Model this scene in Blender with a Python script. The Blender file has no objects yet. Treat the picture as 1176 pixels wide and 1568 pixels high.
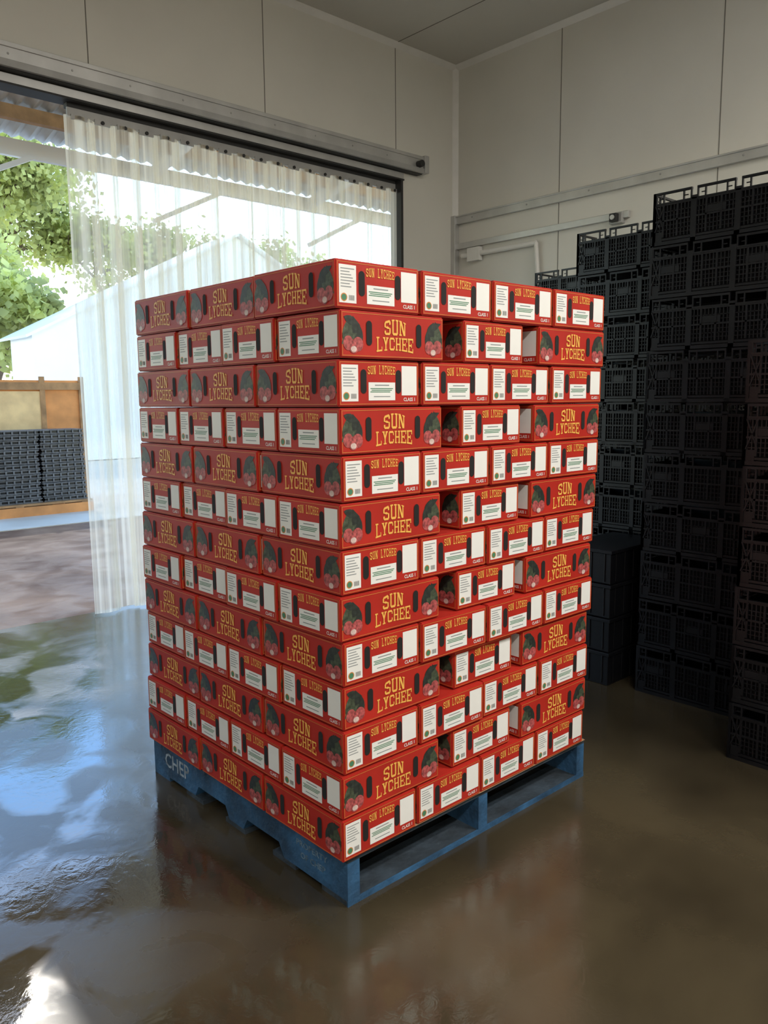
import bpy, bmesh, math, random
from mathutils import Vector, Matrix, Euler
random.seed(7)
scene=bpy.context.scene
COL=scene.collection

# ---------------------------------------------------------------- materials
def newmat(name):
    m=bpy.data.materials.new(name); m.use_nodes=True
    nt=m.node_tree; b=nt.nodes['Principled BSDF']
    return m,nt,b
def mat(name,col,rough=.5,metal=0.,noise=.0,scale=8.,bump=0.,spec=.5,bscale=None):
    m,nt,b=newmat(name)
    b.inputs['Roughness'].default_value=rough; b.inputs['Metallic'].default_value=metal
    b.inputs['Specular IOR Level'].default_value=spec
    tc=nt.nodes.new('ShaderNodeTexCoord')
    n=nt.nodes.new('ShaderNodeTexNoise'); n.inputs['Scale'].default_value=scale; n.inputs['Detail'].default_value=5
    nt.links.new(tc.outputs['Object'],n.inputs['Vector'])
    r=nt.nodes.new('ShaderNodeValToRGB')
    c=Vector(col)
    r.color_ramp.elements[0].position=.3; r.color_ramp.elements[1].position=.7
    r.color_ramp.elements[0].color=(*[max(0,x*(1-noise)) for x in c],1)
    r.color_ramp.elements[1].color=(*[min(1,x*(1+noise)) for x in c],1)
    nt.links.new(n.outputs['Fac'],r.inputs['Fac']); nt.links.new(r.outputs['Color'],b.inputs['Base Color'])
    if bump>0:
        n2=nt.nodes.new('ShaderNodeTexNoise'); n2.inputs['Scale'].default_value=bscale or scale*4
        nt.links.new(tc.outputs['Object'],n2.inputs['Vector'])
        bp=nt.nodes.new('ShaderNodeBump'); bp.inputs['Strength'].default_value=bump; bp.inputs['Distance'].default_value=.01
        nt.links.new(n2.outputs['Fac'],bp.inputs['Height']); nt.links.new(bp.outputs['Normal'],b.inputs['Normal'])
    return m

M_red=mat('carton_red',(.40,.021,.013),.52,noise=.14,scale=6,bump=.2,bscale=5,spec=.3)
M_yel=mat('print_yellow',(.78,.42,.09),.5,spec=.35)
M_yel2=mat('print_yellow_line',(.58,.21,.05),.5,spec=.35)
M_white=mat('label_white',(.76,.76,.74),.45,noise=.03)
M_grey=mat('label_print_grey',(.25,.27,.28),.5)
M_green=mat('label_green',(.06,.20,.11),.5)
M_leaf=mat('print_leaf',(.050,.065,.040),.5,noise=.7,scale=70)
M_leaf2=mat('print_leaf_dark',(.020,.026,.022),.5,noise=.6,scale=70)
M_fruit=mat('print_lychee',(.34,.07,.07),.5,noise=.6,scale=120)
M_pulp=mat('print_lychee_flesh',(.60,.46,.42),.5,noise=.3,scale=90)
M_slot=mat('hand_hole_shade_ink',(.006,.005,.005),.8)  # flat decal: shade inside the hand holes as colour; also barcode ink
M_dkred=mat('carton_edge_dark',(.13,.010,.008),.6)
M_kraft=mat('kraft_board',(.42,.24,.13),.8,noise=.15,scale=20)
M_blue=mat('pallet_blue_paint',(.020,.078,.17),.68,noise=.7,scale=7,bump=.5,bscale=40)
M_bluedk=mat('pallet_wood_dark',(.022,.034,.048),.8,noise=.6,scale=9,bump=.5,bscale=40)  # darker than the outer blue, on deck and most bottom boards
M_stencil=mat('stencil_white',(.30,.36,.42),.7,noise=.6,scale=40)
M_stencil2=mat('stencil_faded',(.13,.20,.27),.7,noise=.7,scale=50)
M_black=mat('black_plastic',(.0060,.0064,.0082),.34,noise=.3,scale=5,spec=.36)
M_inshade=mat('crate_inner_shade',(.002,.002,.003),.6,spec=.2)  # near-black sheets behind the lattice, shade inside the crates put in colour
M_panel=mat('insulated_panel_white',(.66,.645,.59),.42,noise=.05,scale=1.2,bump=.05,bscale=3)
M_ceil=mat('ceiling_panel',(.60,.585,.54),.5,noise=.05,scale=1.0)
M_joint=mat('panel_joint',(.16,.15,.13),.7)
M_alu=mat('aluminium',(.55,.55,.54),.38,metal=.6,noise=.12,scale=5)
M_alud=mat('aluminium_dull',(.38,.38,.37),.5,metal=.3,noise=.15,scale=5)
M_dark=mat('rubber_black',(.02,.02,.02),.6)
M_cove=mat('coving_pvc',(.72,.71,.68),.4,noise=.04)
M_tree=mat('bark',(.16,.11,.08),.9,noise=.4,scale=4)
M_whitew=mat('painted_shed_wall',(.94,.92,.88),.6,noise=.03,scale=1)
M_roof=mat('corrugated_steel',(.62,.62,.60),.4,metal=.2,noise=.1,scale=3)
M_wood=mat('raw_timber',(.42,.23,.10),.75,noise=.3,scale=6,bump=.3)
M_bin=mat('orange_board_bin',(.74,.31,.10),.75,noise=.25,scale=3)
M_binl=mat('bin_liner_board',(.88,.58,.28),.75,noise=.2,scale=4)
M_gcrate=mat('crate_grey_dusty',(.14,.14,.145),.5,noise=.3,scale=8)
def leafmat(name,col):
    m,nt,b=newmat(name)
    b.inputs['Base Color'].default_value=(*col,1); b.inputs['Roughness'].default_value=.5
    tr=nt.nodes.new('ShaderNodeBsdfTranslucent'); 
    n=nt.nodes.new('ShaderNodeTexNoise'); n.inputs['Scale'].default_value=.8
    tc=nt.nodes.new('ShaderNodeTexCoord'); nt.links.new(tc.outputs['Object'],n.inputs['Vector'])
    r=nt.nodes.new('ShaderNodeValToRGB'); r.color_ramp.elements[0].position=.35; r.color_ramp.elements[1].position=.65
    r.color_ramp.elements[0].color=(*[x*.6 for x in col],1); r.color_ramp.elements[1].color=(*[min(1,x*1.3) for x in col],1)
    nt.links.new(n.outputs['Fac'],r.inputs['Fac']); nt.links.new(r.outputs['Color'],b.inputs['Base Color']); nt.links.new(r.outputs['Color'],tr.inputs['Color'])
    mx=nt.nodes.new('ShaderNodeMixShader'); mx.inputs[0].default_value=.55
    nt.links.new(b.outputs[0],mx.inputs[1]); nt.links.new(tr.outputs[0],mx.inputs[2])
    nt.links.new(mx.outputs[0],nt.nodes['Material Output'].inputs['Surface'])
    return m
M_foliage=leafmat('gum_foliage',(.60,.62,.24))
def curtainmat():
    m,nt,b=newmat('pvc_strip')
    out=nt.nodes['Material Output']
    b.inputs['Base Color'].default_value=(.82,.79,.70,1); b.inputs['Roughness'].default_value=.14
    tc=nt.nodes.new('ShaderNodeTexCoord')
    def ns(sc,lo,hi,a,c,d=3):
        mp=nt.nodes.new('ShaderNodeMapping'); mp.inputs['Scale'].default_value=sc
        n=nt.nodes.new('ShaderNodeTexNoise'); n.inputs['Scale'].default_value=1.0; n.inputs['Detail'].default_value=d
        nt.links.new(tc.outputs['Object'],mp.inputs[0]); nt.links.new(mp.outputs[0],n.inputs['Vector'])
        r=nt.nodes.new('ShaderNodeMapRange'); r.inputs[1].default_value=lo; r.inputs[2].default_value=hi; r.inputs[3].default_value=a; r.inputs[4].default_value=c
        nt.links.new(n.outputs['Fac'],r.inputs[0]); return r
    tp=nt.nodes.new('ShaderNodeBsdfTransparent'); tp.inputs[0].default_value=(.96,.94,.87,1)
    tl=nt.nodes.new('ShaderNodeBsdfTranslucent'); tl.inputs[0].default_value=(.95,.88,.75,1)
    m1=nt.nodes.new('ShaderNodeMixShader'); m1.inputs[0].default_value=.25
    nt.links.new(tl.outputs[0],m1.inputs[1]); nt.links.new(b.outputs[0],m1.inputs[2])
    m2=nt.nodes.new('ShaderNodeMixShader')
    r=ns((30,1,.35),.38,.62,.18,.68)
    nt.links.new(r.outputs[0],m2.inputs[0])
    nt.links.new(m1.outputs[0],m2.inputs[1]); nt.links.new(tp.outputs[0],m2.inputs[2])
    nt.links.new(m2.outputs[0],out.inputs['Surface'])
    return m
M_pvc=curtainmat()
def floormat(name,c0,c1,r0,r1,bump=.12,lo=.40,hi=.60,grad=False,spec=.5):
    m,nt,b=newmat(name); L=nt.links.new
    tc=nt.nodes.new('ShaderNodeTexCoord')
    def noise(s,d=6,di=0):
        n=nt.nodes.new('ShaderNodeTexNoise'); n.inputs['Scale'].default_value=s; n.inputs['Detail'].default_value=d; n.inputs['Distortion'].default_value=di
        L(tc.outputs['Object'],n.inputs['Vector']); return n
    n1=noise(1.3,10,.3); rc=nt.nodes.new('ShaderNodeValToRGB')
    rc.color_ramp.elements[0].position=.35; rc.color_ramp.elements[1].position=.65
    rc.color_ramp.elements[0].color=(*c0,1); rc.color_ramp.elements[1].color=(*c1,1)
    L(n1.outputs['Fac'],rc.inputs['Fac']); L(rc.outputs['Color'],b.inputs['Base Color'])
    n2=noise(3.2,10,.6); mr=nt.nodes.new('ShaderNodeMapRange'); mr.inputs[1].default_value=lo; mr.inputs[2].default_value=hi; mr.inputs[3].default_value=r0; mr.inputs[4].default_value=r1
    L(n2.outputs['Fac'],mr.inputs[0])
    rough=mr.outputs[0]
    if grad:
        # the floor is puddled by the doorway and only damp further into the room
        sx=nt.nodes.new('ShaderNodeSeparateXYZ'); L(tc.outputs['Object'],sx.inputs[0])
        n5=noise(1.5,4,0); ad=nt.nodes.new('ShaderNodeMath'); ad.operation='MULTIPLY_ADD'; ad.inputs[1].default_value=1.2
        L(n5.outputs['Fac'],ad.inputs[0]); L(sx.outputs[0],ad.inputs[2])
        g=nt.nodes.new('ShaderNodeMapRange'); g.inputs[1].default_value=0.1; g.inputs[2].default_value=1.3; g.inputs[3].default_value=0; g.inputs[4].default_value=1
        L(ad.outputs[0],g.inputs[0])
        mm=nt.nodes.new('ShaderNodeMix'); mm.data_type='FLOAT'
        n6=noise(2.2,8,.3); m6=nt.nodes.new('ShaderNodeMapRange'); m6.inputs[1].default_value=.35; m6.inputs[2].default_value=.65; m6.inputs[3].default_value=.15; m6.inputs[4].default_value=.27
        L(n6.outputs['Fac'],m6.inputs[0])
        L(g.outputs[0],mm.inputs[0]); L(rough,mm.inputs[2]); L(m6.outputs[0],mm.inputs[3]); rough=mm.outputs[0]
    L(rough,b.inputs['Roughness'])
    n3=noise(20,3,1.2); n4=noise(170,2)
    mx=nt.nodes.new('ShaderNodeMath'); mx.operation='MULTIPLY_ADD'; mx.inputs[1].default_value=.16
    L(n4.outputs['Fac'],mx.inputs[0]); L(n3.outputs['Fac'],mx.inputs[2])
    bp=nt.nodes.new('ShaderNodeBump'); bp.inputs['Strength'].default_value=bump; bp.inputs['Distance'].default_value=.01
    L(mx.outputs[0],bp.inputs['Height']); L(bp.outputs['Normal'],b.inputs['Normal'])
    b.inputs['Specular IOR Level'].default_value=spec
    return m
M_floor=floormat('wet_concrete_floor',(.028,.022,.013),(.072,.058,.034),.03,.30,.055,.45,.58,grad=True,spec=.75)
M_yard=floormat('wet_yard_concrete',(.15,.075,.042),(.36,.22,.14),.45,.7,.2,spec=.15)
M_yard2=floormat('dry_yard_concrete',(.62,.56,.47),(.78,.72,.62),.6,.8,.1)

# ---------------------------------------------------------------- mesh builder
class MB:
    def __init__(s): s.v=[]; s.f=[]; s.m=[]; s.mats=[]
    def mi(s,m):
        if m not in s.mats: s.mats.append(m)
        return s.mats.index(m)
    def poly(s,pts,m):
        i=len(s.v); s.v+= [tuple(p) for p in pts]; s.f.append(list(range(i,i+len(pts)))); s.m.append(s.mi(m))
    def box(s,a,b,m,mt=None):
        x0,y0,z0=a; x1,y1,z1=b
        vs=[(x0,y0,z0),(x1,y0,z0),(x1,y1,z0),(x0,y1,z0),(x0,y0,z1),(x1,y0,z1),(x1,y1,z1),(x0,y1,z1)]
        if mt: vs=[tuple(mt@Vector(v)) for v in vs]
        i=len(s.v); s.v+=vs
        for f in [(0,3,2,1),(4,5,6,7),(0,1,5,4),(1,2,6,5),(2,3,7,6),(3,0,4,7)]:
            s.f.append([i+k for k in f]); s.m.append(s.mi(m))
    def bar(s,p,q,w,t,m,up=(0,0,1)):
        p=Vector(p);q=Vector(q);d=(q-p);l=d.length;d.normalize();u=Vector(up)
        if abs(d.dot(u))>.99:u=Vector((1,0,0))
        a=d.cross(u).normalized(); c=a.cross(d)
        mt=Matrix.Translation(p)@Matrix((a,d,c)).transposed().to_4x4()
        s.box((-w/2,0,-t/2),(w/2,l,t/2),m,mt)
    def cyl(s,p,q,r0,r1,m,n=10):
        p=Vector(p);q=Vector(q);d=(q-p).normalized();u=Vector((0,0,1)) if abs(d.z)<.95 else Vector((1,0,0))
        a=d.cross(u).normalized();c=a.cross(d);i=len(s.v)
        for k in range(n):
            t=2*math.pi*k/n;e=a*math.cos(t)+c*math.sin(t); s.v.append(tuple(p+e*r0)); s.v.append(tuple(q+e*r1))
        mi=s.mi(m)
        for k in range(n):
            j=(k+1)%n; s.f.append([i+2*k,i+2*j,i+2*j+1,i+2*k+1]); s.m.append(mi)
        s.f.append([i+2*k for k in range(n)][::-1]); s.m.append(mi); s.f.append([i+2*k+1 for k in range(n)]); s.m.append(mi)
    def mesh(s,name):
        me=bpy.data.meshes.new(name); me.from_pydata(s.v,[],s.f)
        for m in s.mats: me.materials.append(m)
        me.polygons.foreach_set('material_index',s.m); me.update(); return me
    def obj(s,name,parent=None,loc=(0,0,0),bevel=0):
        o=bpy.data.objects.new(name,s.mesh(name)); COL.objects.link(o); o.location=loc
        if parent: o.parent=parent
        if bevel:
            b=o.modifiers.new('bevel','BEVEL'); b.width=bevel; b.segments=2; b.limit_method='ANGLE'
        return o
def empty(name,loc=(0,0,0)):
    e=bpy.data.objects.new(name,None); COL.objects.link(e); e.location=loc; return e
def inst(name,me,parent,loc,rz=0,sc=(1,1,1),rx=0,ry=0):
    o=bpy.data.objects.new(name,me); COL.objects.link(o); o.parent=parent; o.location=loc; o.rotation_euler=(rx,ry,rz); o.scale=sc; return o

_tc={}
def textgeo(t):
    if t in _tc: return _tc[t]
    c=bpy.data.curves.new('t','FONT'); c.body=t; c.resolution_u=2; c.align_x='CENTER'; c.space_line=.9; c.offset=.015
    o=bpy.data.objects.new('t',c); COL.objects.link(o)
    dg=bpy.context.evaluated_depsgraph_get(); dg.update()
    me=bpy.data.meshes.new_from_object(o.evaluated_get(dg))
    vs=[v.co.copy() for v in me.vertices]; fs=[list(p.vertices) for p in me.polygons]
    x0=min(v.x for v in vs);x1=max(v.x for v in vs);y0=min(v.y for v in vs);y1=max(v.y for v in vs)
    vs=[((v.x-x0)/(x1-x0),(v.y-y0)/(y1-y0)) for v in vs]
    bpy.data.objects.remove(o); bpy.data.curves.remove(c); bpy.data.meshes.remove(me)
    _tc[t]=(vs,fs); return _tc[t]

# condensed slab-serif letters (unit cell) as convex polygons
S=.20
def R(a,b,c,d): return [(a,b),(c,b),(c,d),(a,d)]
GL={
'U':[R(.08,.12,.08+S,1),R(.92-S,.12,.92,1),R(.0,.90,.42,1),R(.58,.90,1,1),[(.08,.12),(.22,0),(.78,0),(.92,.12),(.92,.16),(.08,.16)]],
'N':[R(.08,0,.08+S*.8,1),R(.92-S*.8,0,.92,1),[(.08,1),(.36,1),(.92,0),(.64,0)],R(0,0,.38,.10),R(0,.90,.30,1),R(.62,.90,1,1)],
'L':[R(.12,0,.12+S,1),R(0,.90,.50,1),R(0,0,1,.12),R(.88,0,1,.32)],
'Y':[R(.5-S/2,0,.5+S/2,.48),R(.24,0,.76,.10),[(.06,1),(.32,1),(.62,.44),(.38,.44)],[(.68,1),(.94,1),(.62,.44),(.38,.44)],R(0,.90,.42,1),R(.58,.90,1,1)],
'C':[R(.04,.14,.04+S,.86),[(.04,.86),(.2,1),(.80,1),(.96,.86),(.96,.84),(.04,.84)],[(.04,.16),(.96,.16),(.96,.14),(.80,0),(.20,0),(.04,.14)],R(.96-S*.8,.66,.96,.86),R(.96-S*.8,.14,.96,.34)],
'H':[R(.08,0,.08+S,1),R(.92-S,0,.92,1),R(.08,.44,.92,.56),R(0,0,.40,.10),R(.60,0,1,.10),R(0,.90,.40,1),R(.60,.90,1,1)],
'E':[R(.10,0,.10+S,1),R(0,0,1,.12),R(0,.88,1,1),R(.10,.44,.70,.56),R(.86,0,1,.30),R(.86,.70,1,1),R(.62,.36,.72,.64)],
'S':[[(.04,.86),(.20,1),(.80,1),(.96,.86),(.96,.84),(.04,.84)],[(.04,.16),(.96,.16),(.96,.14),(.80,0),(.20,0),(.04,.14)],R(.04,.56,.04+S,.86),R(.96-S,.14,.96,.46),[(.04,.58),(.28,.58),(.96,.44),(.72,.44)],R(.74,.68,.96,.86),R(.04,.14,.26,.32),[(.04,.60),(.5,.60),(.96,.42),(.5,.42)]],
}
class Face:
    """artwork printed on a planar face: u right, v up, origin at face centre bottom"""
    def __init__(s,mb,o,u,v,n): s.mb=mb; s.o=Vector(o); s.u=Vector(u); s.v=Vector(v); s.n=Vector(n)
    def P(s,x,y,h): return s.o+s.u*x+s.v*y+s.n*h
    def rect(s,x0,y0,x1,y1,m,h=.0006): s.mb.poly([s.P(x0,y0,h),s.P(x1,y0,h),s.P(x1,y1,h),s.P(x0,y1,h)],m)
    def frame(s,x0,y0,x1,y1,t,m,h=.0006):
        s.rect(x0,y0,x1,y0+t,m,h); s.rect(x0,y1-t,x1,y1,m,h); s.rect(x0,y0+t,x0+t,y1-t,m,h); s.rect(x1-t,y0+t,x1,y1-t,m,h)
    def ell(s,cx,cy,rx,ry,m,h=.0006,n=14,a=0):
        s.mb.poly([s.P(cx+rx*math.cos(t)*math.cos(a)-ry*math.sin(t)*math.sin(a),cy+rx*math.cos(t)*math.sin(a)+ry*math.sin(t)*math.cos(a),h) for t in [2*math.pi*k/n for k in range(n)]],m)
    def leaf(s,cx,cy,l,w,a,m,h=.0006):
        pts=[]
        for k in range(9):
            t=k/8; pts.append((t*l-l/2,math.sin(math.pi*t**.8)*w/2))
        for k in range(7,0,-1):
            t=k/8; pts.append((t*l-l/2,-math.sin(math.pi*t**.8)*w/2))
        s.mb.poly([s.P(cx+x*math.cos(a)-y*math.sin(a),cy+x*math.sin(a)+y*math.cos(a),h) for x,y in pts],m)
    def slot(s,cx,cy,w,hh,m,h=.0009):
        n=6;pts=[]
        for k in range(n+1):
            t=math.pi*k/n; pts.append(s.P(cx+w/2*math.cos(t),cy+hh/2-w/2+w/2*math.sin(t),h))
        for k in range(n+1):
            t=math.pi+math.pi*k/n; pts.append(s.P(cx+w/2*math.cos(t),cy-hh/2+w/2+w/2*math.sin(t),h))
        s.mb.poly(pts,m)
    def text(s,t,x0,y0,x1,y1,m,h=.0008,arc=0):
        vs,fs=textgeo(t); i=len(s.mb.v)
        for a,b in vs:
            s.mb.v.append(tuple(s.P(x0+a*(x1-x0),y0+b*(y1-y0),h)))
        mi=s.mb.mi(m)
        for f in fs: s.mb.f.append([i+k for k in f]); s.mb.m.append(mi)
    def slab(s,t,x0,y0,x1,y1,m,h=.0012,gap=.14,up=0.,down=0.):
        n=len(t)
        cw=(x1-x0)/(n+(n-1)*gap)
        for k,ch in enumerate(t):
            if ch==' ': continue
            X=x0+k*cw*(1+gap)
            for pi_,pl in enumerate(GL[ch]):
                pts=[]
                for a,b in pl:
                    xx=X+a*cw; q=(xx-x0)/(x1-x0)*2-1
                    lo=y0-down*(q*q) ; hi=y1+up*(1-q*q)
                    pts.append(s.P(xx,lo+b*(hi-lo),h+pi_*.00004))
                s.mb.poly(pts,m)

# ---------------------------------------------------------------- carton
CW,CL,CH,PITCH=.286,.383,.1222,.1254
def carton_mesh(ver):
    bm=bmesh.new(); bmesh.ops.create_cube(bm,size=1)
    for v in bm.verts: v.co=Vector((v.co.x*CW,v.co.y*CL,(v.co.z+.5)*CH))
    bmesh.ops.bevel(bm,geom=bm.edges[:],offset=.0035,segments=2,affect='EDGES')
    mb=MB(); mb.mi(M_red)
    for v in bm.verts: mb.v.append(tuple(v.co))
    for f in bm.faces: mb.f.append([v.index for v in f.verts]); mb.m.append(0)
    bm.free()
    mb.box((-CW/2+.004,-.0012,CH-.0005),(CW/2-.004,.0012,CH+.0003),M_dkred)
    for sg in (-1,1):
        F=Face(mb,(0,sg*CL/2,0),(-sg*1.0,0,0),(0,0,1),(0,sg,0))
        h=CH; w=CW/2
        F.frame(-w+.006,.006,w-.006,h-.006,.0014,M_yel2)
        F.rect(-w+.011,.014,-w+.066,h-.013,M_white)
        for k in range(7): F.rect(-w+.016,h-.024-k*.0075,-w+.060-(k*7%4)*.005,h-.0215-k*.0075,M_grey,.0009)
        F.ell(-w+.026,.028,.0105,.0105,M_yel2,.0009); F.ell(-w+.026,.028,.008,.008,M_green,.0011)
        for q in range(7): F.rect(-w+.042+q*.0026,.021,-w+.0432+q*.0026,.034,M_slot,.0009)
        F.slot(-.059,h*.54,.020,.064,M_slot,.0010); F.slot(.064,h*.54,.020,.064,M_slot,.0010)
        F.slab('SUN LYCHEE',-.045,h-.037,.052,h-.017,M_yel,up=.004,gap=.22)
        F.rect(-.042,.016,.052,.064,M_white)
        for k,(a,b) in enumerate(((-.036,.044),(-.032,.040),(-.036,.034))):
            F.rect(a,.0465-k*.0045,b,.0488-k*.0045,M_green,.0009)
        F.rect(-.024,.025,.034,.0275,M_grey,.0009)
        F.rect(-.020,.055,.030,.058,M_grey,.0009)
        F.rect(w-.067,.029,w-.011,h-.013,M_white)
        F.text('CLASS 1',w-.060,.013,w-.018,.023,M_white)
        F=Face(mb,(sg*CW/2,0,0),(0,sg*1.0,0),(0,0,1),(sg,0,0)); w=CL/2
        F.frame(-w+.006,.006,w-.006,h-.006,.0014,M_yel2)
        for s2 in (-1,1):
            c=s2*(w-.044)
            F.leaf(c+.018*s2,.068,.086,.036,math.pi/2+.22*s2,M_leaf)
            F.leaf(c-.012*s2,.070,.080,.034,math.pi/2-.35*s2,M_leaf2,.0008)
            F.leaf(c+.004*s2,.094,.060,.022,.35*s2,M_leaf2,.0009)
            F.leaf(c+.014*s2,.050,.060,.024,-.5*s2,M_leaf,.0009)
            F.ell(c-.015*s2,.036,.018,.019,M_fruit,.0010); F.ell(c+.018*s2,.038,.017,.019,M_fruit,.0011)
            F.ell(c+.0*s2,.025,.015,.013,M_fruit,.0013); F.ell(c+.0*s2,.023,.010,.008,M_pulp,.0015)
            F.slot(s2*.092-.002,h*.54,.020,.064,M_slot,.0018)
        F.slab('SUN',-.040,.064,.040,.098,M_yel,up=.008)
        F.slab('LYCHEE',-.068,.024,.068,.058,M_yel,down=.006,up=.0)
    return mb.mesh('lychee_carton_mesh_%d'%ver)
cm=carton_mesh(0)
stack=empty('lychee_carton_stack')
Z0=.152
n=0
U=random.uniform
for k in range(13):
    t=k/12
    ox=-.0206+(.0184)*t; oy=-.0116+.0076*t; wx=1.157+.059*t; wy=1.157-.028*t
    z=Z0+k*PITCH
    ox+=U(-.004,.004); oy+=U(-.004,.004)
    if k%2==0:
        sx=(wx-.018)/4/CW; sy=(wy-.016)/3/CL
        for i in range(4):
            for j in range(3):
                x=ox+CW*sx/2+(wx-CW*sx)*i/3; y=oy+CL*sy/2+(wy-CL*sy)*j/2
                inst('carton_%d'%n,cm,stack,(x+U(-.0015,.0015)+(U(-.007,.002) if i==0 else 0),y+(U(-.006,.003) if j==0 else 0),z),U(-.005,.005),(sx,sy,1)); n+=1
    else:
        sx=(wy-.018)/4/CW; L2=CL*1.0
        for i in range(2):
            for j in range(4):
                x=ox+L2/2 if i==0 else ox+wx-L2/2
                y=oy+CW*sx/2+(wy-CW*sx)*j/3
                inst('carton_%d'%n,cm,stack,(x+U(-.006,.006),y,z),math.pi/2+U(-.006,.006),(sx,1,1)); n+=1
        sy=(wy-.014)/3/CL
        for j in range(3):
            y=oy+CL*sy/2+(wy-CL*sy)*j/2
            inst('carton_%d'%n,cm,stack,(ox+wx/2+.016+U(-.006,.006),y+(.010 if j==0 else 0),z),U(-.015,.015),(1,sy,1)); n+=1

# ---------------------------------------------------------------- pallet
PW=1.165
pal=empty('wooden_pallet')
mb=MB()
tt,bt=.018,.016
zt=.150
def stringer(x0,x1,m):
    ys=[0,.31,.335,.515,.54,.625,.65,.83,.855,PW]; lo=[bt,bt,.058,.058,bt,bt,.058,.058,bt,bt]
    for a in range(len(ys)-1):
        y0,y1=ys[a],ys[a+1]; l0,l1=lo[a],lo[a+1]
        for xx in (x0,x1):
            pts=[(xx,y0,l0),(xx,y1,l1),(xx,y1,zt-tt),(xx,y0,zt-tt)]
            mb.poly(pts if xx==x1 else pts[::-1],m)
        mb.poly([(x0,y0,l0),(x0,y1,l1),(x1,y1,l1),(x1,y0,l0)],m)
        mb.poly([(x0,y0,zt-tt),(x1,y0,zt-tt),(x1,y1,zt-tt),(x0,y1,zt-tt)],m)
    for yy in (0,PW):
        mb.poly([(x0,yy,bt),(x1,yy,bt),(x1,yy,zt-tt),(x0,yy,zt-tt)],m)
stringer(0,.045,M_blue); stringer(PW/2-.022,PW/2+.022,M_blue); stringer(PW-.045,PW,M_blue)
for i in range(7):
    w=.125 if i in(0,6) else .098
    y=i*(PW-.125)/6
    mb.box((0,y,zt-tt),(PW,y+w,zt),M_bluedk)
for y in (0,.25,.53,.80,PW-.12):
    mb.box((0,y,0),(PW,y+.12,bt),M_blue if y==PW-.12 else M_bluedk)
mb.box((-.001,-.001,.0),(PW+.001,.004,bt+.001),M_blue)
F=Face(mb,(0,PW/2,0),(0,-1,0),(0,0,1),(-1,0,0))
F.text('CHEP',-PW/2+.09,.055,-PW/2+.27,.112,M_stencil,.001)
F.text('PROPERTY',PW/2-.24,.092,PW/2-.09,.112,M_stencil2,.001)
F.text('OF CHEP',PW/2-.22,.056,PW/2-.10,.076,M_stencil2,.001)
mb.obj('frame',pal,bevel=.002)
mb=MB(); mb.box((-.015,-.010,.1502),(PW-.01,PW-.01,.1518),M_kraft); mb.obj('slip_sheet',stack)

# ---------------------------------------------------------------- crates
KL,KD,KH=.578,.388,.240
KP=.2335
def crate_mesh(ver=0,mat_=None):
    m=mat_ or M_black
    mb=MB()
    ks=KP/.243
    def wall(L,T):
        def bx(s0,d0,z0,s1,d1,z1,mm=None):
            p=T(s0,d0,z0*ks); q=T(s1,d1,z1*ks)
            mb.box(tuple(min(a,b) for a,b in zip(p,q)),tuple(max(a,b) for a,b in zip(p,q)),mm or m)
        h=L/2
        bx(-h,-.012,0,h,0,.016); bx(-h,-.012,.020,h,-.004,.030)
        bx(-h,-.012,.183,h,.0,.190); bx(-h,-.006,.176,h,-.002,.183)
        bx(-h,-.010,.104,h,-.001,.112)
        bx(-h,-.010,.066,h,-.004,.070); bx(-h,-.010,.146,h,-.004,.150)
        bx(-h,-.010,.048,h,-.005,.051); bx(-h,-.010,.086,h,-.005,.089); bx(-h,-.010,.128,h,-.005,.131)
        nseg=3 if L>.5 else 2
        for k in range(nseg):
            a=-h+L*k/nseg; b=a+L/nseg
            bx(a+.012,-.012,.228,b-.012,0,.238)
            for q in (a+.012,b-.018,(a+b)/2-.05,(a+b)/2+.044):
                bx(q,-.010,.190,q+.006,-.001,.230)
            bx(a+.03,-.009,.206,(a+b)/2-.05,-.004,.210); bx((a+b)/2+.05,-.009,.206,b-.03,-.004,.210)
        for k in range(nseg+1):
            c=-h+L*k/nseg
            a=max(-h,c-.012); b=min(h,c+.012)
            bx(a,-.012,.0,b,0,.238 if k in(0,nseg) else .200)
        bx(-h,-.011,.0,-h+.045,-.003,.060); bx(h-.045,-.011,0,h,-.003,.060)
        nb=int(L/.0165)
        for k in range(1,nb):
            c=-h+L*k/nb
            t=.0022 if k%4 else .0042
            bx(c-t,-.008,.034,c+t,-.004 if k%4 else -.001,.176)
        for sg in (-1,1):
            for a,b in (((h-.012)*sg,(h-.055)*sg),((h-.055)*sg,(h-.012)*sg)):
                p=T(a,-.002,.062*ks); q=T(b,-.002,.180*ks); mb.bar(p,q,.005,.005,m)
        for k in range(nseg):
            if (k+ver)%2==0:
                a=-h+L*k/nseg; b=a+L/nseg
                bx((a+b)/2-.045,-.007,.114,(a+b)/2+.045,-.003,.144)
    wall(KL,lambda s,d,z:(-KD/2-d,s,z)); wall(KL,lambda s,d,z:(KD/2+d,s,z))
    wall(KD,lambda s,d,z:(s,-KL/2-d,z)); wall(KD,lambda s,d,z:(s,KL/2+d,z))
    mb.box((-KD/2+.01,-KL/2+.01,.004),(KD/2-.01,KL/2-.01,.012),m)
    i=.022
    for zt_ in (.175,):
        mb.box((-KD/2+i,-KL/2+i,.012),(-KD/2+i+.003,KL/2-i,zt_),M_inshade)
        mb.box((KD/2-i-.003,-KL/2+i,.012),(KD/2-i,KL/2-i,zt_),M_inshade)
        mb.box((-KD/2+i,-KL/2+i,.012),(KD/2-i,-KL/2+i+.003,zt_),M_inshade)
        mb.box((-KD/2+i,KL/2-i-.003,.012),(KD/2-i,KL/2-i,zt_),M_inshade)
    return mb.mesh('plastic_crate_mesh_%d'%ver)
K0=crate_mesh(0);K1=crate_mesh(1)
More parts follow.
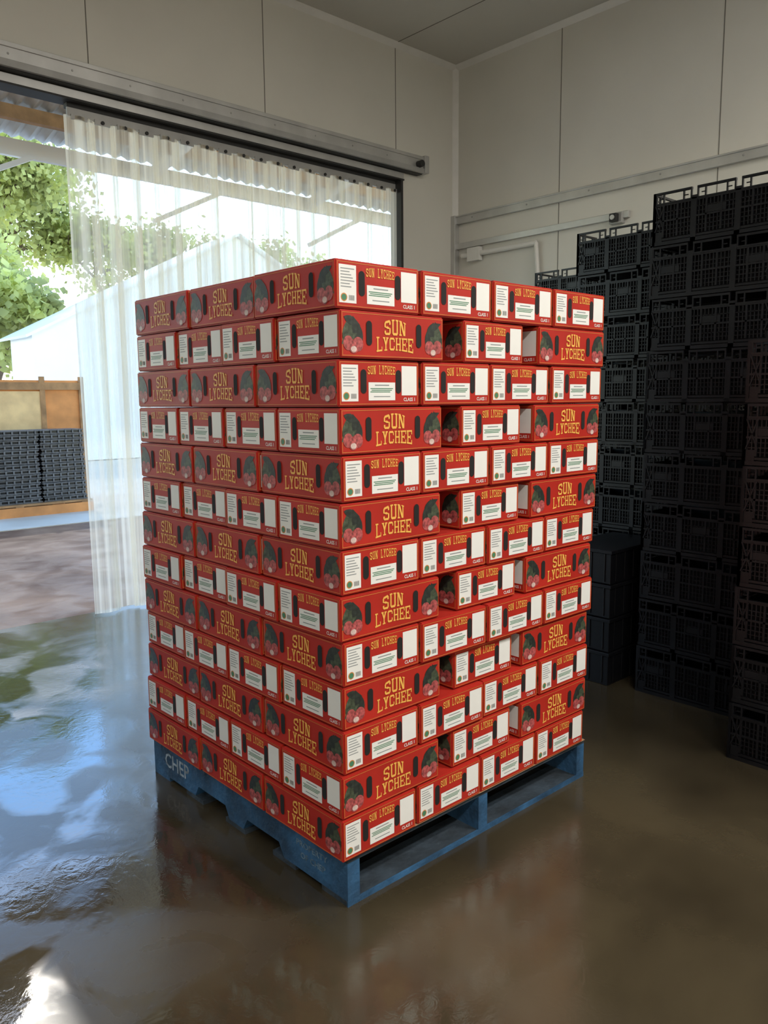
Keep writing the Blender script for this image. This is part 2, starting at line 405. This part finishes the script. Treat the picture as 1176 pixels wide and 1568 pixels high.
def crate_stack(x0,y0,nx,ny,nz,jit=.006,z0=0.0):
    e=empty('plastic_crate_stack')
    a,b=(KD,KL)
    i=0
    for k in range(nz):
        jx=U(-jit,jit); jy=U(-jit,jit)
        for ix in range(nx):
            for iy in range(ny):
                inst('crate_%d'%i,K0 if (k+iy)%2 else K1,e,(x0+a*(ix+.5)+.004*ix+jx,y0+b*(iy+.5)+.004*iy+jy,z0+k*KP),U(-.004,.004)); i+=1
    if z0>0:
        mb=MB(); X1_=x0+a*nx; Y1_=y0+b*ny
        mb.box((x0,y0,z0-.02),(X1_,Y1_,z0-.002),M_black)
        for q in range(3):
            yy=y0+(Y1_-y0-.06)*q/2; mb.box((x0,yy,0),(X1_,yy+.06,z0-.02),M_black)
        mb.obj('base',e)
    return e
crate_stack(2.13,.345-2*KL-.004,3,2,10)
crate_stack(1.715,-.30-KL,1,1,7)
crate_stack(1.715,-.30-KL*2-.02,1,1,7)
crate_stack(2.62,.49,1,1,10)
crate_stack(3.03,.49,3,1,9)
crate_stack(3.02,1.09,1,1,9,z0=.13)
crate_stack(3.44,1.09,2,1,9)
crate_stack(3.63,1.69,1,1,9,z0=.14)
mb=MB()
for k in range(4):
    z=k*.172
    mb.box((0,0,z),(.50,.30,z+.150),M_black); mb.box((-.008,-.008,z+.150),(.508,.308,z+.168),M_black)
    for q in range(4): mb.box((-.005,.03+q*.075,z+.01),(0,.036+q*.075,z+.15),M_black)
    for q in range(6): mb.box((.04+q*.08,-.005,z+.01),(.046+q*.08,0,z+.15),M_black)
mb.obj('plastic_tub_stack',loc=(2.075,.465,0),bevel=.003)

# ---------------------------------------------------------------- room shell
YB,XR,ZC=3.534,4.298,4.34
XL,YF=-4.2,-5.2
XO0,XO1,ZO=-1.7,3.60,3.27
def obox(name,a,b,m,bevel=0):
    mb=MB(); mb.box(a,b,m); return mb.obj(name,bevel=bevel)
obox('floor',(XL,YF,-.12),(XR,YB+.14,0),M_floor)
obox('ceiling',(XL-.1,YF-.1,ZC),(XR+.1,YB+.1,ZC+.1),M_ceil)
obox('wall_right',(XR,YF-.1,-.12),(XR+.1,YB+.1,ZC),M_panel)
obox('wall_left',(XL-.1,YF-.1,-.12),(XL,YB+.1,ZC),M_panel)
obox('wall_front',(XL,YF-.1,-.12),(XR,YF,ZC),M_panel)
mb=MB()
mb.box((XL,YB,-.12),(XO0,YB+.1,ZC),M_panel); mb.box((XO1,YB,-.12),(XR,YB+.1,ZC),M_panel); mb.box((XO0,YB,ZO),(XO1,YB+.1,ZC),M_panel)
mb.obj('wall_back')
mb=MB()
xs=[.93+1.315*i for i in range(-3,3)]
for x in xs:
    z0=0 if (x<XO0 or x>XO1) else (3.47 if x<3.7 else 0)
    mb.box((x-.003,YB-.002,z0),(x+.003,YB,ZC),M_joint)
    mb.box((x-.003,YF,ZC-.002),(x+.003,YB,ZC),M_joint)
for i in range(-4,3):
    y=1.09+1.312*i
    if y>YF: mb.box((XR-.002,y-.003,0),(XR,y+.003,ZC),M_joint); mb.box((XL,y-.003,0),(XL+.002,y+.003,ZC),M_joint)
mb.obj('trim_panel_joints')
def coving(name,pts):
    mb=MB()
    for (p,q,up) in pts: mb.bar(p,q,.055,.006,M_cove,up)
    return mb.obj(name)
s=.7071
coving('trim_coving',[((XL,YB-.018,ZC-.018),(XR,YB-.018,ZC-.018),(0,-s,-s)),((XR-.018,YF,ZC-.018),(XR-.018,YB,ZC-.018),(-s,0,-s)),((XR-.018,YB-.018,2.5),(XR-.018,YB-.018,ZC),(-s,-s,0)),((XL+.018,YF,ZC-.018),(XL+.018,YB,ZC-.018),(s,0,-s))])
mb=MB()
mb.box((XR-.035,YF,2.985),(XR,YB-.03,3.055),M_alu); mb.box((XR-.045,YF,3.045),(XR,YB-.03,3.058),M_alu)
mb.box((XR-.035,1.75,2.765),(XR,YB-.03,2.815),M_alu)
mb.box((XR-.06,YB-.05,2.45),(XR-.0,YB-.0,3.06),M_alu)
for i in range(12): mb.cyl((XR-.04,3.3-i*.6,3.02),(XR-.034,3.3-i*.6,3.02),.008,.008,M_alud,8)
mb.obj('trim_wall_rail',bevel=.003)
mb=MB()
XW=XR-.006
mb.cyl((XW-.024,3.42,2.70),(XW-.024,2.60,2.70),.022,.022,M_cove,12); mb.cyl((XW-.024,2.60,2.70),(XW-.024,2.56,2.2),.018,.018,M_cove,12)
mb.box((XW-.05,3.2,2.64),(XW,3.34,2.755),M_cove)
mb.obj('trim_conduit')
mb=MB(); mb.box((-.05,-.055,-.04),(0,.055,.04),M_alud); mb.box((-.09,-.03,-.03),(-.05,.03,.03),M_dark); mb.cyl((-.10,0,0),(-.088,0,0),.02,.02,M_alu)
mb.obj('wall_sensor',loc=(XR,1.85,2.77),bevel=.004)

mb=MB()
mb.box((-2.2,YB-.085,3.36),(3.80,YB,3.465),M_alu)
mb.box((-2.2,YB-.095,3.445),(3.80,YB,3.472),M_alu)
mb.box((-2.2,YB-.100,3.335),(3.80,YB-.075,3.375),M_alud)
mb.box((-2.2,YB-.075,3.330),(3.80,YB-.004,3.36),M_dark)  # black strip stands for the shaded gap under the track
for i in range(16): mb.cyl((-1.8+i*.37,YB-.088,3.41),(-1.8+i*.37,YB-.084,3.41),.007,.007,M_alud,8)
mb.box((3.80,YB-.11,3.34),(3.85,YB,3.48),M_alu)
mb.cyl((3.74,YB-.14,3.40),(3.74,YB-.06,3.40),.028,.028,M_dark,14)
mb.obj('trim_door_track',bevel=.003)
mb=MB()
mb.box((XO0,YB-.022,3.272),(3.63,YB,3.325),M_alu); mb.box((XO0,YB-.03,3.262),(3.63,YB+.1,3.274),M_dark)
mb.box((XO1-.012,YB-.03,0),(XO1+.014,YB+.1,3.262),M_dark); mb.box((XO1+.014,YB-.012,0),(XO1+.06,YB,3.262),M_panel)
mb.box((XO0-.014,YB-.03,0),(XO0+.012,YB+.1,3.262),M_dark)
mb.obj('trim_door_frame')
cur=empty('strip_curtain')
mb=MB()
mb.box((.79,YB+.030,3.185),(3.58,YB+.045,3.235),M_alud); mb.box((.79,YB+.03,3.235),(3.58,YB+.08,3.262),M_dark)
for i in range(19):
    x=.86+i*.15
    mb.box((x-.05,YB+.02,3.165),(x+.05,YB+.030,3.195),M_alud); mb.cyl((x,YB+.012,3.18),(x,YB+.021,3.18),.012,.012,M_dark,8)
mb.obj('rail',cur)
mb=MB()
rnd=random.Random(3)
ns=19
for i in range(ns):
    cx=.87+i*.1475; w=.20; off=(0.012 if i%2 else -.004)+.05
    ph=rnd.uniform(-1,1); sw=rnd.uniform(-.012,.012)
    NX,NZ=12,24
    base=len(mb.v)
    for a in range(NZ+1):
        z=.015+(3.19-.015)*a/NZ; fr=1-a/NZ
        for b in range(NX+1):
            u=b/NX*2-1
            x=cx+u*w/2*(1-.06*fr)+sw*fr
            y=YB+off+ .032*(1-u*u)*(1 if i%2 else -1)+.010*math.sin(z*1.7+ph*3+u)*fr+.005*math.sin(u*8+ph)
            mb.v.append((x,y,z))
    for a in range(NZ):
        for b in range(NX):
            q=base+a*(NX+1)+b; mb.f.append([q,q+1,q+NX+2,q+NX+1]); mb.m.append(mb.mi(M_pvc))
o=mb.obj('strips',cur)
for p in o.data.polygons: p.use_smooth=True

# ---------------------------------------------------------------- added fill lamps
def fill_batten(loc,L=1.5,power=60,rz=0):  # added fill lights out of view, dressed as batten fixtures
    e=empty('fill_lamp',loc); e.rotation_euler=(0,0,rz)
    mb=MB(); mb.box((-L/2,-.06,.0),(L/2,.06,.06),M_cove); mb.cyl((-L/2+.03,0,-.02),(L/2-.03,0,-.02),.018,.018,M_cove,10)
    mb.obj('fill_housing',e)
    ld=bpy.data.lights.new('fill_light','AREA'); ld.shape='RECTANGLE'; ld.size=L; ld.size_y=.25; ld.energy=power; ld.color=(1,.955,.88)
    lo=bpy.data.objects.new('fill_light',ld); COL.objects.link(lo); lo.parent=e; lo.location=(0,0,-.06)
fill_batten((-.6,-3.2,ZC-.06),power=120)
fill_batten((2.4,-2.6,ZC-.06),power=190,rz=0)
fill_batten((-2.6,-3.2,ZC-.06),power=90)

# ---------------------------------------------------------------- outside
obox('yard_ground',(-30,YB+.14,-.16),(40,8.0,-.03),M_yard)
obox('yard_slab',(-30,8.0,-.16),(60,60,-.02),M_yard2)
mb=MB()
x0,x1,xp,ze,zp,y0,y1=5.55,17.0,11.2,3.0,5.9,18,19.5
mb.poly([(x0,y0,0),(x1,y0,0),(x1,y0,ze),(xp,y0,zp),(x0,y0,ze)],M_whitew)
mb.poly([(x0,y1,0),(x1,y1,0),(x1,y1,ze),(xp,y1,zp),(x0,y1,ze)][::-1],M_whitew)
mb.poly([(x0,y0,0),(x0,y0,ze),(x0,y1,ze),(x0,y1,0)],M_whitew); mb.poly([(x1,y0,0),(x1,y1,0),(x1,y1,ze),(x1,y0,ze)],M_whitew)
mb.bar((x0-.2,(y0+y1)/2,ze-.05),(xp,(y0+y1)/2,zp+.04),y1-y0+.4,.06,M_whitew)
mb.bar((x1+.2,(y0+y1)/2,ze-.05),(xp,(y0+y1)/2,zp+.04),y1-y0+.4,.06,M_whitew)
mb.obj('white_shed')
# canopy: unseen near part added to block sun, gap shaped for floor glint
mb=MB()
X0,X1=-8,12
def zc(y): return 4.02+(6.95-y)*.19
def sheet(xa,xb,ya,yb):
    N=int((xb-xa)/.0375); base=len(mb.v)
    for i in range(N+1):
        x=xa+(xb-xa)*i/N; dz=.018*math.sin(x*2*math.pi/.15)
        mb.v.append((x,ya,zc(ya)+dz)); mb.v.append((x,yb,zc(yb)+dz))
    for i in range(N):
        q=base+2*i; mb.f.append([q,q+2,q+3,q+1]); mb.m.append(mb.mi(M_roof))
HX0,HX1,HY0,HY=.30,1.0,4.75,5.75
sheet(X0,X1,HY,6.95); sheet(X0,HX0,3.70,HY); sheet(HX1,X1,3.70,HY); sheet(HX0,HX1,3.70,HY0)
mb.box((X0,6.89,3.82),(X1,6.95,3.98),M_whitew); mb.box((X0,6.3,3.98),(X1,6.38,4.10),M_wood)
for i in range(10):
    x=X0+.3+i*2.15
    if HX0-.1<x<HX1+.1: x=HX0-.1
    mb.bar((x,3.70,4.48),(x,6.95,3.88),.06,.12,M_whitew)
for i in range(10):
    x=X0+.3+i*2.15
    mb.bar((x,6.90,3.4),(x+.9,6.90,3.85),.05,.05,M_whitew)
for x in (-5.7,-1.4,11.5): mb.box((x-.05,6.83,-.03),(x+.05,6.93,3.9),M_whitew)
mb.obj('canopy_roof')
def tree(loc,H,seed,nl=3800):
    r=random.Random(seed); e=empty('gum_tree',loc)
    mb=MB(); tips=[]
    def br(p,d,l,rad,lev):
        q=p+d*l; mb.cyl(p,q,rad,rad*.7,M_tree,8)
        if lev==0: tips.append(q); return
        for k in range(3):
            nd=(d+Vector((r.uniform(-1,1),r.uniform(-.8,.8),r.uniform(-.35,.5)))).normalized()
            br(q,nd,l*r.uniform(.62,.88),rad*.62,lev-1)
        if lev<4: tips.append(q)
    br(Vector((0,0,-.1)),Vector((r.uniform(-.1,.1),0,1)).normalized(),H*.24,H*.020,4)
    mb.obj('trunk',e)
    mb=MB()
    for k in range(nl):
        c=r.choice(tips); RR=H*.045
        p=c+Vector((r.gauss(0,1),r.gauss(0,1),r.gauss(-.3,.8)))*RR*.7
        if p.z<1.6: continue
        a=Vector((r.uniform(-1,1),r.uniform(-1,1),r.uniform(-1.2,.3))).normalized(); b=a.orthogonal().normalized()
        b=(Matrix.Rotation(r.uniform(0,6.28),3,a)@b); l=r.uniform(.16,.38); w=l*.35
        mb.poly([p,p+a*l*.5+b*w,p+a*l,p+a*l*.5-b*w],M_foliage)
    mb.obj('foliage',e)
tree((8.6,33,0),18,1,17000); tree((15.5,37,0),14,2,9000); tree((-1.5,30,0),12,3,9000); tree((4.4,27,0),12,8,12000); tree((-9,30,0),11,4,6000); tree((22,36,0),13,5,7000)
tree((6.3,23.5,0),7.5,12,7000)
mb=MB()
for x in (1.3,2.1,2.95): mb.box((x-.05,0,0),(x+.05,.6,.13),M_wood)
for i in range(4): mb.box((1.2,.0+i*.16,.13),(3.05,.12+i*.16,.155),M_wood)
mb.box((1.2,-.02,0),(3.05,.02,.12),M_bin)
mb.obj('timber_skid',loc=(0,9.0,-.02))
mb=MB(); r=random.Random(5)
for c in range(3):
    for k in range(15):
        z=k*.063; x=1.24+c*.60+r.uniform(-.01,.01); y=r.uniform(-.015,.015)
        mb.box((x,y,z),(x+.57,y+.42,z+.014),M_gcrate); mb.box((x+.01,y+.01,z+.014),(x+.56,y+.41,z+.042),M_black); mb.box((x,y,z+.042),(x+.57,y+.42,z+.056),M_gcrate)
        for q in range(6): mb.box((x+.04+q*.095,y-.006,z),(x+.06+q*.095,y,z+.056),M_gcrate)
mb.obj('folded_crate_stack',loc=(0,9.08,.137))
mb=MB()
for a,b in (((.9,.0,.0),(3.3,.04,1.75)),((.9,1.1,0),(3.3,1.14,1.75)),((3.26,0,0),(3.3,1.14,1.75)),((.9,0,0),(.94,1.14,1.75)),((.9,0,.1),(3.3,1.14,.14))): mb.box(a,b,M_bin)
for x in (.9,2.0,2.70,3.24): mb.box((x,-.03,0),(x+.07,0,1.8),M_wood)
mb.box((.97,-.02,.9),(2.70,0,1.60),M_binl)
mb.box((.9,-.035,1.62),(3.3,-.005,1.72),M_wood)
mb.obj('timber_bin',loc=(0,9.75,-.02))

# ---------------------------------------------------------------- light
az,el=math.radians(17.9),math.radians(36.6)
sd=bpy.data.lights.new('sun','SUN'); sd.energy=.9; sd.angle=math.radians(1.0); sd.color=(1,.94,.84)
so=bpy.data.objects.new('sun',sd); COL.objects.link(so)
dirv=Vector((math.sin(az)*math.cos(el),math.cos(az)*math.cos(el),math.sin(el)))
so.rotation_euler=dirv.to_track_quat('Z','Y').to_euler(); so.location=(10,30,25)
w=bpy.data.worlds.new('sky'); scene.world=w; w.use_nodes=True
nt=w.node_tree; sk=nt.nodes.new('ShaderNodeTexSky'); sk.sky_type='NISHITA'; sk.sun_disc=False; sk.sun_elevation=el; sk.sun_rotation=az
sk.dust_density=.2; sk.ozone_density=3.0; sk.air_density=1.0
bg=nt.nodes['Background']
tcw=nt.nodes.new('ShaderNodeTexCoord'); sp=nt.nodes.new('ShaderNodeSeparateXYZ'); nt.links.new(tcw.outputs['Generated'],sp.inputs[0])
rw=nt.nodes.new('ShaderNodeValToRGB'); rw.color_ramp.elements[0].position=.22; rw.color_ramp.elements[1].position=.40
rw.color_ramp.elements[0].color=(1,.97,.88,1); rw.color_ramp.elements[1].color=(.46,.76,1,1)
e3=rw.color_ramp.elements.new(.62); e3.color=(1,.93,.80,1)
nt.links.new(sp.outputs[2],rw.inputs[0])
mxw=nt.nodes.new('ShaderNodeMix'); mxw.data_type='RGBA'; mxw.blend_type='MULTIPLY'; mxw.inputs[0].default_value=1
nt.links.new(sk.outputs[0],mxw.inputs[6]); nt.links.new(rw.outputs[0],mxw.inputs[7]); nt.links.new(mxw.outputs[2],bg.inputs[0])
bg.inputs[1].default_value=.74
scene.view_settings.view_transform='Standard'
scene.view_settings.look='None'

# ---------------------------------------------------------------- camera
f,cx,cy,cz,yaw,pi_,ro=1229.56,-1.3335,-1.623,1.4238,.7412,-.139,-.0093
fw=Vector((math.sin(yaw)*math.cos(pi_),math.cos(yaw)*math.cos(pi_),math.sin(pi_)))
rr=Vector((math.cos(yaw),-math.sin(yaw),0)); uu=rr.cross(fw)
r2=rr*math.cos(ro)+uu*math.sin(ro); u2=-rr*math.sin(ro)+uu*math.cos(ro)
cd=bpy.data.cameras.new('camera'); cd.sensor_fit='VERTICAL'; cd.sensor_height=36; cd.sensor_width=27; cd.lens=f/1568*36; cd.clip_end=500
co=bpy.data.objects.new('camera',cd); COL.objects.link(co)
co.matrix_world=Matrix.Translation((cx,cy,cz))@Matrix((r2,u2,-fw)).transposed().to_4x4()
scene.camera=co
